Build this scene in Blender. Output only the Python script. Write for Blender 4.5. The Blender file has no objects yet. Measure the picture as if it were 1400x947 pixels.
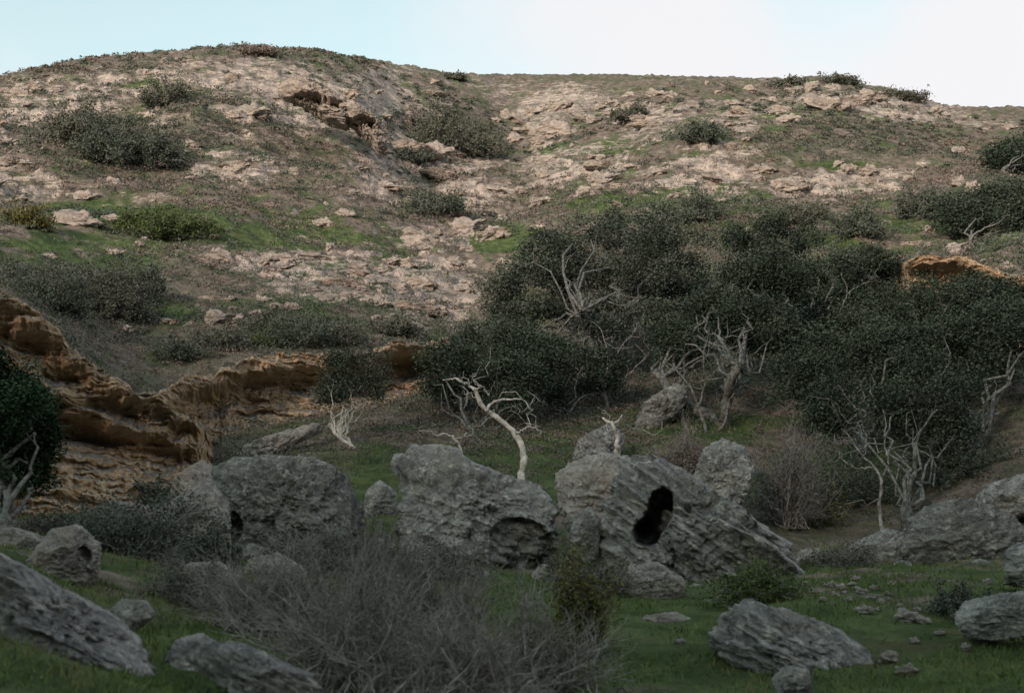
import bpy, bmesh, math, random
import numpy as np
random.seed(3); RNG=np.random.default_rng(7)
F=1944.0; PITCH=math.radians(6.7); CP,SP=math.cos(PITCH),math.sin(PITCH); CZ=1.7
col=bpy.context.scene.collection
# ---------------------------------------------------------------- noise
_g=RNG.normal(size=(256,3)); _g/=np.linalg.norm(_g,axis=1)[:,None]
_p=np.concatenate([RNG.permutation(256)]*3)
def perlin(P):
    P=np.asarray(P,dtype=np.float64); I=np.floor(P).astype(np.int64); f=P-I; I&=255
    u=f*f*f*(f*(f*6-15)+10); out=0
    for dx in (0,1):
        wx=u[:,0] if dx else 1-u[:,0]
        for dy in (0,1):
            wy=u[:,1] if dy else 1-u[:,1]
            for dz in (0,1):
                wz=u[:,2] if dz else 1-u[:,2]
                h=_p[_p[_p[(I[:,0]+dx)&255]+((I[:,1]+dy)&255)]+((I[:,2]+dz)&255)]
                g=_g[h]
                out=out+wx*wy*wz*(g[:,0]*(f[:,0]-dx)+g[:,1]*(f[:,1]-dy)+g[:,2]*(f[:,2]-dz))
    return out*1.5
def fbm(P,s=1.0,o=4,gain=.5,off=0.0):
    P=np.asarray(P)*s+off; a=1;t=0
    for i in range(o):
        t=t+a*perlin(P); P=P*2.03+7.1; a*=gain
    return t
def ridged(P,s=1.0,o=3,off=0.0):
    P=np.asarray(P)*s+off; a=1;t=0
    for i in range(o):
        t=t+a*(1-2*np.abs(perlin(P))); P=P*2.1+3.3; a*=.5
    return t
def sst(a,b,x):
    t=np.clip((x-a)/(b-a),0,1); return t*t*(3-2*t)
# ---------------------------------------------------------------- camera geometry helpers
def th_E(px,row):
    a=(np.asarray(px,float)-700)/F; b=(473.5-np.asarray(row,float))/F
    y=CP-b*SP; z=SP+b*CP; h=np.hypot(a,y)
    return np.arctan2(a,y), z/h
def at(px,row,d):
    t,E=th_E(px,row); return np.array([math.sin(t)*d,math.cos(t)*d,CZ+E*d])
def to_px(th,E):
    r=np.sin(th); f=np.cos(th)*CP+E*SP; u=-np.cos(th)*SP+E*CP
    f=np.where(f<.05,.05,f)
    return 700+F*r/f, 473.5-F*u/f
# ---------------------------------------------------------------- terrain shape
ridge=[(-400,150,150),(-200,125,150),(0,106,150),(100,84,150),(200,72,150),(320,63,150),(430,69,155),(550,89,168),(620,101,178),(700,103,185),(850,102,180),(1000,107,175),(1060,108,172),(1130,107,172),(1200,119,175),(1260,133,180),(1290,145,185),(1400,148,190),(1600,160,190),(1800,165,190)]
ctrl=[(-200,920,9),(0,900,9),(200,947,9),(450,960,10),(700,950,11.5),(1000,947,13),(1300,947,13),(1600,947,13),
(0,790,12),(150,840,12.5),(300,850,13),(100,745,18),(300,790,17),(500,810,17),(700,810,19),(900,800,22),(900,860,16),(1100,850,16),(1100,790,23),(1300,757,28),(1400,750,29),(1300,850,16),(1600,750,28),(-200,740,16),
(250,735,24),(400,740,25),(550,745,27),(700,760,26),(850,765,27),(1000,765,28),(1150,750,30),(0,705,25),(120,700,27),
(330,640,32),(500,650,34),(520,600,38),(600,620,36),(700,640,35),(820,625,38),(930,590,42),(880,560,46),(1080,680,36),(1250,690,36),(1400,670,35),(1600,650,36),(-200,650,30),
(0,440,36),(0,385,48),(120,530,34),(150,470,50),(220,620,35),(220,530,44),(300,590,41),(300,490,48),(450,545,45),(450,462,53),(600,520,48),(600,455,58),(-200,380,45),
(0,300,80),(0,200,112),(-200,250,90),(200,400,62),(200,300,88),(200,180,122),(400,400,66),(400,300,92),(400,180,120),(550,370,80),(550,250,115),(550,160,150),
(650,450,68),(690,330,100),(700,250,130),(690,180,160),(760,520,52),(800,400,72),(850,300,98),(850,200,138),(850,140,162),(1050,520,50),(1050,430,64),(1050,300,92),(1050,200,128),(1050,140,158),
(1230,560,44),(1250,470,55),(1250,380,70),(1250,270,105),(1250,180,150),(1400,540,42),(1400,440,55),(1400,350,72),(1400,250,110),(1400,185,155),(1650,500,45),(1650,350,75),(1650,230,120)]
C=[]
for (p,r,d) in ctrl+ridge:
    t,E=th_E(p,r); C.append((3*t,math.log(d),E))
for (p,r,d) in ridge:
    t,E=th_E(p,r); C.append((3*t,math.log(d*1.18),E*.80)); C.append((3*t,math.log(d*1.7),E*.38)); C.append((3*t,math.log(1100),.03))
C=np.array(C,float)
def _U(r2): return .5*r2*np.log(r2+1e-12)
def _solve():
    n=len(C); X=C[:,:2]; D=((X[:,None]-X[None])**2).sum(-1); K=_U(D)+np.eye(n)*.002
    Pm=np.hstack([np.ones((n,1)),X]); A=np.zeros((n+3,n+3)); A[:n,:n]=K; A[:n,n:]=Pm; A[n:,:n]=Pm.T
    return np.linalg.solve(A,np.concatenate([C[:,2],np.zeros(3)]))
W=_solve()
def tps(a,b):
    out=np.empty(len(a))
    for i in range(0,len(a),40000):
        x=np.stack([a[i:i+40000],b[i:i+40000]],1)
        D=((x[:,None]-C[None,:,:2])**2).sum(-1)
        out[i:i+40000]=_U(D)@W[:-3]+W[-3]+x@W[-2:]
    return out
_thr=np.linspace(-.75,.75,241)
_rt=np.array([th_E(p,r) for (p,r,d) in ridge])
_want=np.interp(_thr,_rt[:,0],_rt[:,1])
_Ls=np.linspace(math.log(80),math.log(350),90)
_mx=tps(np.repeat(_thr*3,90),np.tile(_Ls,241)).reshape(241,90).max(1)
_cor=_want-_mx
# hollows worn into the slope in front of the ledges: (px, lowest visible row, distance)
CARVE=[([(-300,715,30),(0,712,31),(110,705,31.5),(230,690,33.5),(310,665,35.5)],2.4),
       ([(150,690,37),(195,670,38.5),(230,645,40),(275,618,42),(340,590,44.5),(430,574,46.2),(520,560,48.2),(560,546,49.2),(620,526,50.7),(670,508,52)],3.0),
       ([(280,768,25),(400,772,25),(560,778,25.5),(760,778,27),(860,792,25.5),(1000,798,25.5),(1090,788,25.5)],1.2),
       ([(1240,392,57),(1300,430,56.5),(1380,462,55),(1450,484,55),(1530,505,55)],2.4)]
def carve(th,r,z):
    for c,mg in CARVE:
        c=np.array(c,float); t0,_=th_E(c[:,0],c[:,1]*0+500); e0=np.array([th_E(a,b)[1] for a,b in c[:,:2]])
        d=np.interp(th,t0,c[:,2]); e=np.interp(th,t0,e0); w=sst(t0[0]-.004,t0[0]+.012,th)*(1-sst(t0[-1]-.012,t0[-1]+.004,th))*(1-sst(d+mg,d+mg+.7,r))
        lim=CZ+r*e; z=np.where(z>lim,z*(1-w)+lim*w,z)
    return z
def rockiness(x,y,px,row):
    P=np.stack([x,y,x*0],1)
    return np.clip(mask(px,row,ROCK)*1.0+fbm(P,.055,4,off=61.,gain=.6)*.95+.14+.16*(1-sst(100,340,row))-mask(px,row,GREEN)*.35-mask(px,row,DARK)*.5,0,1)
def terr(x,y,detail=True,ret=False):
    x=np.atleast_1d(np.asarray(x,float)); y=np.atleast_1d(np.asarray(y,float))
    r=np.hypot(x,y); th=np.arctan2(x,y); tc=np.clip(th,-.75,.75); rr=np.clip(r,9,1100)
    E=tps(3*tc,np.log(rr))+np.interp(tc,_thr,_cor)*sst(math.log(65),math.log(130),np.log(rr))
    z=CZ+rr*E
    z=np.where(r<9,z*(r/9)**2,z)
    zb=sst(25,230,r)*80*(.5-.5*np.cos(th))
    w=sst(.6,1.3,np.abs(th)); z=z*(1-w)+zb*w
    P=np.stack([x,y,x*0],1)
    amp=np.clip(r,0,200); ez=sst(118,146,r)
    z=z+(fbm(P,.04,4)*.020+(ridged(P,.030,3,off=41.)-.9)*.015)*amp*sst(50,90,r)*(1-ez)
    px,row=to_px(th,(z-CZ)/np.maximum(r,1)); rk=rockiness(x,y,px,row)*sst(40,62,r)
    if detail:
        z=z+fbm(P,.35,3,off=9.)*(.05+.0032*amp)*(1-.6*ez)
        wv=fbm(P,.05,3,off=31.)*2.0+x*.03+fbm(P,.35,3,off=33.)*.7
        for fr,am in ((.45,1.35),(1.1,.75)):
            s=z*fr+wv*fr*1.1; t=s-np.floor(s)
            z=z+rk*(np.where(t<.70,t*.10/.70,.10+.90*(t-.70)/.30)-t)*am*sst(45,100,r)*(1-.4*ez)
        rg=ridged(P*np.array([.7,1.3,1]),.30,4,off=55.)
        z=z+rk*np.clip(rg-.3,-.6,1)*.55*sst(45,90,r)*(1-.4*ez)
        z=z+fbm(P,1.3,3,off=3.)*(.03+.0015*amp)*(1+.8*rk)*(1-.4*ez)
    z=carve(th,r,z)
    return (z,rk) if ret else z
def mask(px,row,L):
    o=np.zeros_like(px)
    for (a,b,c,d,w) in L:
        o=np.maximum(o,w*np.exp(-(((px-a)/c)**2+((row-b)/d)**2)))
    return o
ROCK=[(560,225,80,40,1),(340,235,70,18,.9),(650,270,60,28,.9),(830,240,60,30,.95),(1000,205,55,35,.85),(1090,258,55,16,.9),(1190,250,70,22,.7),(1110,140,110,22,.7),(1240,160,90,18,.5),
(400,360,70,16,.8),(490,400,140,32,.85),(620,410,40,60,.8),(740,195,40,25,.8),(20,240,50,60,.6),(330,110,110,30,.5),(450,150,90,35,.7),(620,325,60,18,.8),(1300,390,80,50,.8),(1200,480,40,60,.5),
(300,440,60,18,.7),(860,150,200,25,.7),(100,120,140,20,.3),(730,150,60,20,.6),(1010,250,60,20,.6),(350,165,40,20,.5),(560,440,60,30,.9),(1010,150,100,30,.7),(760,230,60,30,.6)]
GREEN=[(170,290,130,14,1),(330,320,260,24,.8),(80,330,100,30,.7),(240,430,60,14,.9),(420,420,100,18,.6),(700,330,80,26,.9),(900,275,160,22,.7),(200,120,60,20,.5),(1150,320,160,40,.5),(1050,170,160,30,.3),(1380,330,80,60,.5),(500,360,180,20,.4),(600,480,40,30,.5),(380,130,60,30,.3),(950,585,120,30,1),(520,660,60,60,.9),(700,870,1500,110,.9),(850,640,500,90,.5),(800,205,80,12,.6),(150,360,60,14,.8),(1150,230,80,10,.6),(280,290,80,12,.7)]
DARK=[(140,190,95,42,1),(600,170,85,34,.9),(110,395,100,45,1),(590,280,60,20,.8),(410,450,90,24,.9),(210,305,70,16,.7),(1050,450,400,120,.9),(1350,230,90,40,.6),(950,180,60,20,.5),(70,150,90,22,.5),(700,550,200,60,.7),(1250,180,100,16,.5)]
def ground(px,d):
    t,_=th_E(px,600); x,y=math.sin(t)*d,math.cos(t)*d
    return np.array([x,y,terr(x,y)[0]])
_hr=np.exp(np.linspace(math.log(10),math.log(210),420))
def hit(px,row,rmin=0):
    t,E=th_E(px,row); z=terr(np.sin(t)*_hr,np.cos(t)*_hr); Et=(z-CZ)/_hr
    k=np.argmax((Et>E)&(_hr>rmin)); d=_hr[k] if Et[k]>E else 160
    return float(d)
# ---------------------------------------------------------------- mesh + tagging helpers
def mk(name,V,Fc,mat,parent=None,origin=None,attrs=None,smooth=True):
    V=np.asarray(V,float); o0=np.array(parent.location) if parent else (np.asarray(origin,float) if origin is not None else np.zeros(3))
    me=bpy.data.meshes.new(name); Fc=np.asarray(Fc); k=Fc.shape[1]
    me.vertices.add(len(V)); me.vertices.foreach_set('co',(V-o0).astype(np.float32).ravel())
    me.loops.add(Fc.size); me.loops.foreach_set('vertex_index',Fc.astype(np.int32).ravel())
    me.polygons.add(len(Fc)); me.polygons.foreach_set('loop_start',np.arange(0,Fc.size,k,dtype=np.int32))
    me.update(calc_edges=True); me.validate()
    if smooth: me.polygons.foreach_set('use_smooth',np.ones(len(me.polygons),bool))
    for n,a in (attrs or {}).items():
        at_=me.attributes.new(n,'FLOAT','POINT'); at_.data.foreach_set('value',np.asarray(a,np.float32))
    me.materials.append(mat); o=bpy.data.objects.new(name,me); col.objects.link(o)
    if parent: o.parent=parent
    else: o.location=o0
    return o
def tag(o,label=None,cat=None,group=None,kind=None):
    if label:o['label']=label
    if cat:o['category']=cat
    if group:o['group']=group
    if kind:o['kind']=kind
    return o
def thing(name,label,cat,loc,group=None):
    o=bpy.data.objects.new(name,None); col.objects.link(o); o.location=[float(v) for v in loc]
    return tag(o,label,cat,group)
# ---------------------------------------------------------------- materials
class N:
    def __init__(s,name):
        s.m=bpy.data.materials.new(name); s.m.use_nodes=True; s.t=s.m.node_tree; s.n=s.t.nodes; s.b=s.n['Principled BSDF']
        s.b.inputs['Roughness'].default_value=1; s.b.inputs['Specular IOR Level'].default_value=.05
        g=s.n.new('ShaderNodeNewGeometry'); s.pos=g.outputs['Position']; s.nor=g.outputs['Normal']
    def l(s,a,b): s.t.links.new(a,b)
    def noise(s,scale,det=6,vec=None,rough=.6,dist=0):
        n=s.n.new('ShaderNodeTexNoise'); n.inputs['Scale'].default_value=scale; n.inputs['Detail'].default_value=det; n.inputs['Roughness'].default_value=rough; n.inputs['Distortion'].default_value=dist
        s.l(vec or s.pos,n.inputs['Vector']); return n.outputs['Fac']
    def voro(s,scale,vec=None,feat='F1'):
        n=s.n.new('ShaderNodeTexVoronoi'); n.feature=feat; n.inputs['Scale'].default_value=scale; s.l(vec or s.pos,n.inputs['Vector']); return n.outputs['Distance']
    def mapv(s,sc,rot=(0,0,0)):
        n=s.n.new('ShaderNodeMapping'); n.inputs['Rotation'].default_value=rot; s.l(s.pos,n.inputs['Vector'])
        m=s.n.new('ShaderNodeMapping'); m.inputs['Scale'].default_value=sc; s.l(n.outputs[0],m.inputs['Vector']); return m.outputs[0]
    def ramp(s,f,st):
        n=s.n.new('ShaderNodeMapRange'); n.interpolation_type='SMOOTHSTEP'; s.l(f,n.inputs[0]); n.inputs[1].default_value=st[0]; n.inputs[2].default_value=st[1]
        if st[0]>st[1]:
            n.inputs[1].default_value=st[1]; n.inputs[2].default_value=st[0]; n.inputs[3].default_value=1; n.inputs[4].default_value=0
        return n.outputs[0]
    def mix(s,f,a,b):
        n=s.n.new('ShaderNodeMix'); n.data_type='RGBA'
        for v,i in ((f,0),(a,6),(b,7)):
            if isinstance(v,(int,float)): n.inputs[i].default_value=v
            elif isinstance(v,tuple): n.inputs[i].default_value=(*v,1)
            else: s.l(v,n.inputs[i])
        return n.outputs[2]
    def math(s,op,a,b=0.):
        n=s.n.new('ShaderNodeMath'); n.operation=op
        for i,v in enumerate((a,b)):
            if isinstance(v,(int,float)): n.inputs[i].default_value=v
            else: s.l(v,n.inputs[i])
        return n.outputs[0]
    def attr(s,name):
        n=s.n.new('ShaderNodeAttribute'); n.attribute_name=name; return n.outputs['Fac']
    def nz(s):
        n=s.n.new('ShaderNodeSeparateXYZ'); s.l(s.nor,n.inputs[0]); return n.outputs[2]
    def bump(s,h,dist,st=1.0,prev=None):
        n=s.n.new('ShaderNodeBump'); n.inputs['Distance'].default_value=dist; n.inputs['Strength'].default_value=st; s.l(h,n.inputs['Height'])
        if prev is not None: s.l(prev,n.inputs['Normal'])
        return n.outputs[0]
    def done(s,c,n=None):
        s.l(c,s.b.inputs['Base Color']); 
        if n is not None: s.l(n,s.b.inputs['Normal'])
        return s.m
def mat_ground():
    k=N('hillside_ground'); rock=k.attr('rock'); gr=k.attr('green'); dk=k.attr('dark'); near=k.attr('near')
    n1=k.noise(.35,8); n2=k.noise(1.6,8); nf=k.noise(7,6)
    scrub=k.mix(k.ramp(n2,(.35,.65)),(.10,.09,.075),(.25,.21,.175))
    scrub=k.mix(k.ramp(n1,(.42,.66)),scrub,(.11,.125,.08))
    grass=k.mix(k.ramp(n2,(.3,.7)),(.05,.082,.032),(.115,.155,.065))
    gm=k.math('ADD',gr,k.math('MULTIPLY',k.math('SUBTRACT',n1,.5),2.6)); c=k.mix(k.ramp(gm,(.16,.52)),scrub,grass)
    c=k.mix(k.math('MULTIPLY',k.math('MULTIPLY',near,k.ramp(k.noise(.9,7,rough=.7),(.52,.66))),.6),c,(.11,.10,.06))
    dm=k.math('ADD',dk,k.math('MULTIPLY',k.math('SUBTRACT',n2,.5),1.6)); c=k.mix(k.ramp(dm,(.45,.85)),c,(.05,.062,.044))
    rc=k.mix(k.ramp(k.noise(.8,8,k.mapv((1,1,3))),(.35,.65)),(.25,.23,.21),(.56,.48,.41)); rc=k.mix(k.ramp(nf,(.48,.72)),rc,(.15,.145,.14))
    ck=k.ramp(k.noise(1.5,8,k.mapv((.5,.5,3.6)),.75),(.60,.66)); rc=k.mix(k.math('MULTIPLY',ck,.8),rc,(.055,.05,.045))
    st=k.ramp(k.nz(),(.86,.60))
    rm=k.math('ADD',k.math('ADD',k.math('MULTIPLY',rock,.60),k.math('MULTIPLY',st,.55)),k.math('MULTIPLY',k.math('SUBTRACT',k.noise(1.3,10,k.mapv((.6,.6,2.6)),.8),.5),3.6))
    rm=k.math('MULTIPLY',k.ramp(rm,(.42,.72)),k.ramp(near,(.9,.3)))
    c=k.mix(rm,c,rc)
    soil=k.ramp(k.noise(.5,7,rough=.7),(.57,.72)); c=k.mix(k.math('MULTIPLY',k.math('MULTIPLY',soil,k.ramp(near,(.9,.3))),.45),c,(.28,.20,.16))
    b=k.bump(n2,.5,.8); b=k.bump(nf,.15,.9,b)
    return k.done(c,b)
def mat_rock(name,c1,c2,c3,strata=(2,2,9),rot=(0,0,0),warm=None,lich=.55,crust=None,wamt=.55,dk_=.75,sb=.14):
    k=N(name); nb=k.noise(1.3,8,rough=.65); nm=k.noise(6,8,rough=.7); nh=k.noise(19,6,rough=.75); ns=k.noise(1.2,7,k.mapv(strata,rot),.65)
    c=k.mix(k.ramp(k.math('ADD',k.math('MULTIPLY',ns,.55),k.math('MULTIPLY',nm,.45)),(.40,.60)),c1,c2); c=k.mix(k.ramp(nm,(lich,lich+.10)),c,c3)
    c=k.mix(k.math('MULTIPLY',k.ramp(nh,(.54,.66)),.6),c,c3)
    c=k.mix(k.math('MULTIPLY',k.ramp(k.noise(2.4,9,rough=.78),(.54,.64)),dk_),c,tuple(v*.4 for v in c1))
    c=k.mix(k.math('MULTIPLY',k.ramp(k.noise(14,7,rough=.8),(.55,.62)),dk_*.9),c,tuple(v*.45 for v in c1))
    if warm: c=k.mix(k.math('MULTIPLY',k.ramp(nb,(.5,.68)),wamt),c,warm)
    if crust: 
        f=k.math('ADD',k.nz(),k.math('MULTIPLY',k.math('SUBTRACT',nb,.5),2.0)); c=k.mix(k.ramp(f,(.50,.90)),c,k.mix(k.ramp(nm,(.4,.62)),crust,tuple(v*1.9 for v in crust)))
    v=k.voro(9); pit=k.ramp(v,(.05,.4))
    b=k.bump(ns,sb,.9); b=k.bump(nm,.10,1.,b); b=k.bump(pit,.03,.5,b); b=k.bump(nh,.035,1.,b)
    return k.done(c,b)
def mat_leaf(name,a,b_,c_=None):
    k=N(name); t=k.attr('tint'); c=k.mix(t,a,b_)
    if c_: c=k.mix(k.ramp(k.noise(1.1,4),(.55,.7)),c,c_)
    k.b.inputs['Roughness'].default_value=.8; k.b.inputs['Specular IOR Level'].default_value=.1
    return k.done(c)
def mat_bark(name,a,b_):
    k=N(name); n=k.noise(9,7,rough=.7); c=k.mix(k.ramp(n,(.38,.62)),a,b_)
    return k.done(c,k.bump(n,.03,.8))
M=dict(ground=mat_ground(),
 grey=mat_rock('lichen_sandstone',(.22,.235,.23),(.46,.47,.445),(.66,.675,.62),(2,2,6),(0,.5,0),warm=(.38,.33,.27),wamt=.35),
 slab=mat_rock('banded_sandstone',(.19,.205,.21),(.47,.48,.46),(.68,.695,.65),(.8,.8,8),(0,-.62,0),warm=(.36,.33,.28),wamt=.3,sb=.30,dk_=.6),
 dark=mat_rock('dark_sandstone',(.16,.17,.16),(.33,.34,.315),(.54,.555,.51),(2,2,6),(0,.3,0),lich=.55),
 pale=mat_rock('pale_sandstone',(.29,.28,.26),(.48,.46,.42),(.58,.585,.54),(2,2,6),(0,-.2,0),warm=(.46,.38,.30)),
 hill=mat_rock('hillside_sandstone',(.25,.23,.21),(.50,.435,.37),(.30,.30,.28),(.8,.8,5),(0,.1,0),warm=(.50,.40,.31),wamt=.4),
 tan=mat_rock('tan_sandstone',(.52,.37,.22),(.70,.54,.37),(.64,.53,.40),(.35,.35,3.6),(0,.12,0),warm=(.62,.39,.19),lich=.60,crust=(.17,.165,.15),dk_=.32),
 oak=mat_leaf('oak_leaf',(.026,.042,.031),(.076,.103,.072)), oak2=mat_leaf('dusty_oak_leaf',(.044,.062,.048),(.11,.134,.10)),
 deep=mat_leaf('deep_green_leaf',(.012,.030,.015),(.038,.072,.032)),
 sage=mat_leaf('sage_leaf',(.065,.076,.057),(.14,.152,.118)), brown=mat_leaf('dry_scrub_leaf',(.12,.10,.085),(.24,.20,.17)), mauve=mat_leaf('mauve_leaf',(.085,.085,.075),(.17,.165,.145)),
 bright=mat_leaf('bright_leaf',(.045,.072,.024),(.105,.145,.05)), olive=mat_leaf('olive_leaf',(.065,.085,.025),(.15,.13,.05)),
 grass=mat_leaf('grass_blade',(.055,.095,.028),(.135,.19,.062),(.14,.14,.065)),
 bark=mat_bark('oak_bark',(.07,.07,.065),(.20,.21,.19)), white=mat_bark('bleached_bark',(.36,.35,.32),(.62,.60,.55)),
 twig=mat_bark('grey_twig',(.16,.155,.145),(.37,.36,.335)), stem=mat_bark('mauve_twig',(.11,.10,.095),(.26,.24,.225)))
# ---------------------------------------------------------------- terrain mesh
fine=np.radians(np.arange(-27,27.01,.075)); coarse=np.radians(np.concatenate([np.arange(31,180,5),np.arange(180,330,5)])) 
ths=np.concatenate([fine,coarse]); nT=len(ths)
rs=np.concatenate([np.exp(np.linspace(math.log(.7),math.log(8),18))[:-1],np.exp(np.linspace(math.log(8),math.log(205),820)),np.exp(np.linspace(math.log(209),math.log(1600),50))]); nR=len(rs)
TT,RR=np.meshgrid(ths,rs,indexing='ij'); X=(np.sin(TT)*RR).ravel(); Y=(np.cos(TT)*RR).ravel(); Z,rk=terr(X,Y,ret=True)
px,row=to_px(TT.ravel(),(Z-CZ)/RR.ravel()); inf=(np.abs(((TT.ravel()+math.pi)%(2*math.pi))-math.pi)<1.0)
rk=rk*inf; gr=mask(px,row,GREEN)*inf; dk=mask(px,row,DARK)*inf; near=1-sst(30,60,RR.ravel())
I=np.arange(nT*nR).reshape(nT,nR); J=np.roll(I,-1,0)
Fq=np.stack([I[:,:-1],I[:,1:],J[:,1:],J[:,:-1]],-1).reshape(-1,4)
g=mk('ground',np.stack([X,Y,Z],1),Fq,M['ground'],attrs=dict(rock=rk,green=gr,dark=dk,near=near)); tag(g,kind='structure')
if g.data.polygons[len(g.data.polygons)//2].normal.z<0: g.data.flip_normals()
# ---------------------------------------------------------------- generators
def tubes(paths,radii,k=5):
    P=np.asarray(paths,float); Rr=np.asarray(radii,float); m,n,_=P.shape
    T=np.gradient(P,axis=1); T/=np.linalg.norm(T,axis=2,keepdims=True)+1e-9
    ref=np.where(np.abs(T[:,:1,2:3])>.8,np.array([1.,0,0]),np.array([0,0,1.])); ref=np.broadcast_to(ref,T.shape)
    A=np.cross(T,ref); A/=np.linalg.norm(A,axis=2,keepdims=True)+1e-9; B=np.cross(T,A)
    ang=np.arange(k)*2*math.pi/k
    V=P[:,:,None]+Rr[:,:,None,None]*(A[:,:,None]*np.cos(ang)[:,None]+B[:,:,None]*np.sin(ang)[:,None])
    I=np.arange(m*n*k).reshape(m,n,k); J=np.roll(I,-1,2)
    Fc=np.stack([I[:,:-1],J[:,:-1],J[:,1:],I[:,1:]],-1).reshape(-1,4)
    return V.reshape(-1,3),Fc
def join(parts):
    Vs,Fs,o=[],[],0
    for v,f in parts: Vs.append(v);Fs.append(f+o);o+=len(v)
    return np.vstack(Vs),np.vstack(Fs)
def crooked(rng,S,E,n,wig,arch=0.):
    S=np.asarray(S,float);E=np.asarray(E,float); m=len(S); t=np.linspace(0,1,n)[None,:,None]
    L=np.linalg.norm(E-S,axis=1)[:,None,None]
    w=np.cumsum(rng.normal(size=(m,n,3)),axis=1); w-=w[:,:1]; w=w-t*w[:,-1:]
    P=S[:,None]*(1-t)+E[:,None]*t+w*wig*L/math.sqrt(n)
    P[:,:,2]+=(arch*L*np.sin(math.pi*t))[:,:,0]
    return P
def leafquads(rng,pos,size,tint,up=.3,asp=.6):
    n=len(pos); nn=rng.normal(size=(n,3)); nn[:,2]=np.abs(nn[:,2])+up; nn/=np.linalg.norm(nn,axis=1)[:,None]
    a=np.cross(nn,rng.normal(size=(n,3))); a/=np.linalg.norm(a,axis=1)[:,None]; b=np.cross(nn,a)
    s=(size*rng.uniform(.6,1.4,n))[:,None]
    V=np.stack([pos-a*s,pos-b*s*asp,pos+a*s,pos+b*s*asp],1).reshape(-1,3)
    return V,np.arange(4*n).reshape(n,4),np.repeat(tint,4)
def ellip(rng,n,lo=.0,p=.45):
    v=rng.normal(size=(n,3)); v/=np.linalg.norm(v,axis=1)[:,None]
    return v*(lo+(1-lo)*rng.uniform(0,1,n)**p)[:,None]
def tree(name,label,bpx,d,lobes,seed,nclump=70,nleaf=120,leaf=.09,trad=.2,limbs=9,mat='oak',bark='bark',fork=.3,stems=1,group=None,cat='tree',clr=.60,zmin=.5):
    rng=np.random.default_rng(seed); base=ground(bpx,d); base[2]-=.15
    t=thing(name,label,cat,base,group)
    cs=[];ws=[]
    for (lx,ly,ld,rx,rz) in lobes:
        c=at(lx,ly,ld); a=rx/F*ld; b=rz/F*ld; ws.append(a*b); cs.append((c,np.array([a,a*.85,b])))
    ws=np.array(ws)/sum(ws); cl=[]
    for (c,rad),w in zip(cs,ws):
        k=max(3,int(round(nclump*w))); e=ellip(rng,k,.35); e[:,2]=np.where(e[:,2]<-.25,e[:,2]*.6,e[:,2]); cl.append(c+e*np.maximum(rad-clr*.45,rad*.5))
    cl=np.vstack(cl); gz=terr(cl[:,0],cl[:,1]); cl[:,2]=np.maximum(cl[:,2],gz+rng.uniform(zmin,zmin+1.5,len(cl)))
    cen=sum(c*w for (c,_),w in zip(cs,ws)); parts=[]; nodes=[]
    for s in range(stems):
        ang=rng.uniform(0,6.28); off=np.array([math.cos(ang),math.sin(ang),0])*trad*(2 if stems>1 else 0)
        top=base+off*2+(cen-base)*np.array([.35,.35,1])*(fork+rng.uniform(-.05,.05)*stems)
        top[:2]+=off[:2]*3
        P=crooked(rng,[base+off*.6],[top],9,.16)
        r=trad/math.sqrt(stems)*np.linspace(1.25,.75,9); r[0]*=1.35
        parts.append(tubes(P,r[None],9))
        tg=cl[rng.choice(len(cl),min(limbs,len(cl)),replace=False)]
        k0=rng.integers(5,9,len(tg)); S=P[0][k0]
        Q=crooked(rng,S,S+(tg-S)*.93,12,.14,.04); rr=trad/math.sqrt(stems)*rng.uniform(.26,.42,len(tg))[:,None]*np.linspace(1,.10,12)[None]
        parts.append(tubes(Q,rr,6)); nodes.append(Q[:,3:].reshape(-1,3))
    nodes=np.vstack(nodes); D=((cl[:,None]-nodes[None])**2).sum(-1); near_=nodes[D.argmin(1)]
    Q=crooked(rng,near_,cl,8,.20,.03)
    parts.append(tubes(Q,np.broadcast_to(trad*.09*np.linspace(1,.3,8),(len(cl),8)),4))
    v,f=join(parts); mk('trunk',v,f,M[bark],t)
    rad=rng.uniform(.5,1.35,len(cl))*clr
    idx=np.repeat(np.arange(len(cl)),(rng.uniform(.7,1.3,len(cl))*nleaf*(rad/clr)**1.6).astype(int))
    u=ellip(rng,len(idx),.1,.6); pos=cl[idx]+u*(rad[idx][:,None])*np.array([1,1,.78])
    pos+=rng.normal(size=pos.shape)*clr*.12
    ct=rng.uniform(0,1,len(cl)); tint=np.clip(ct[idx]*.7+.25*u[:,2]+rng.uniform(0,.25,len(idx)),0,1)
    v,f,tt=leafquads(rng,pos,leaf,tint,up=.8); mk('crown',v,f,M[mat],t,attrs=dict(tint=tt),smooth=False)
    return t
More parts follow.
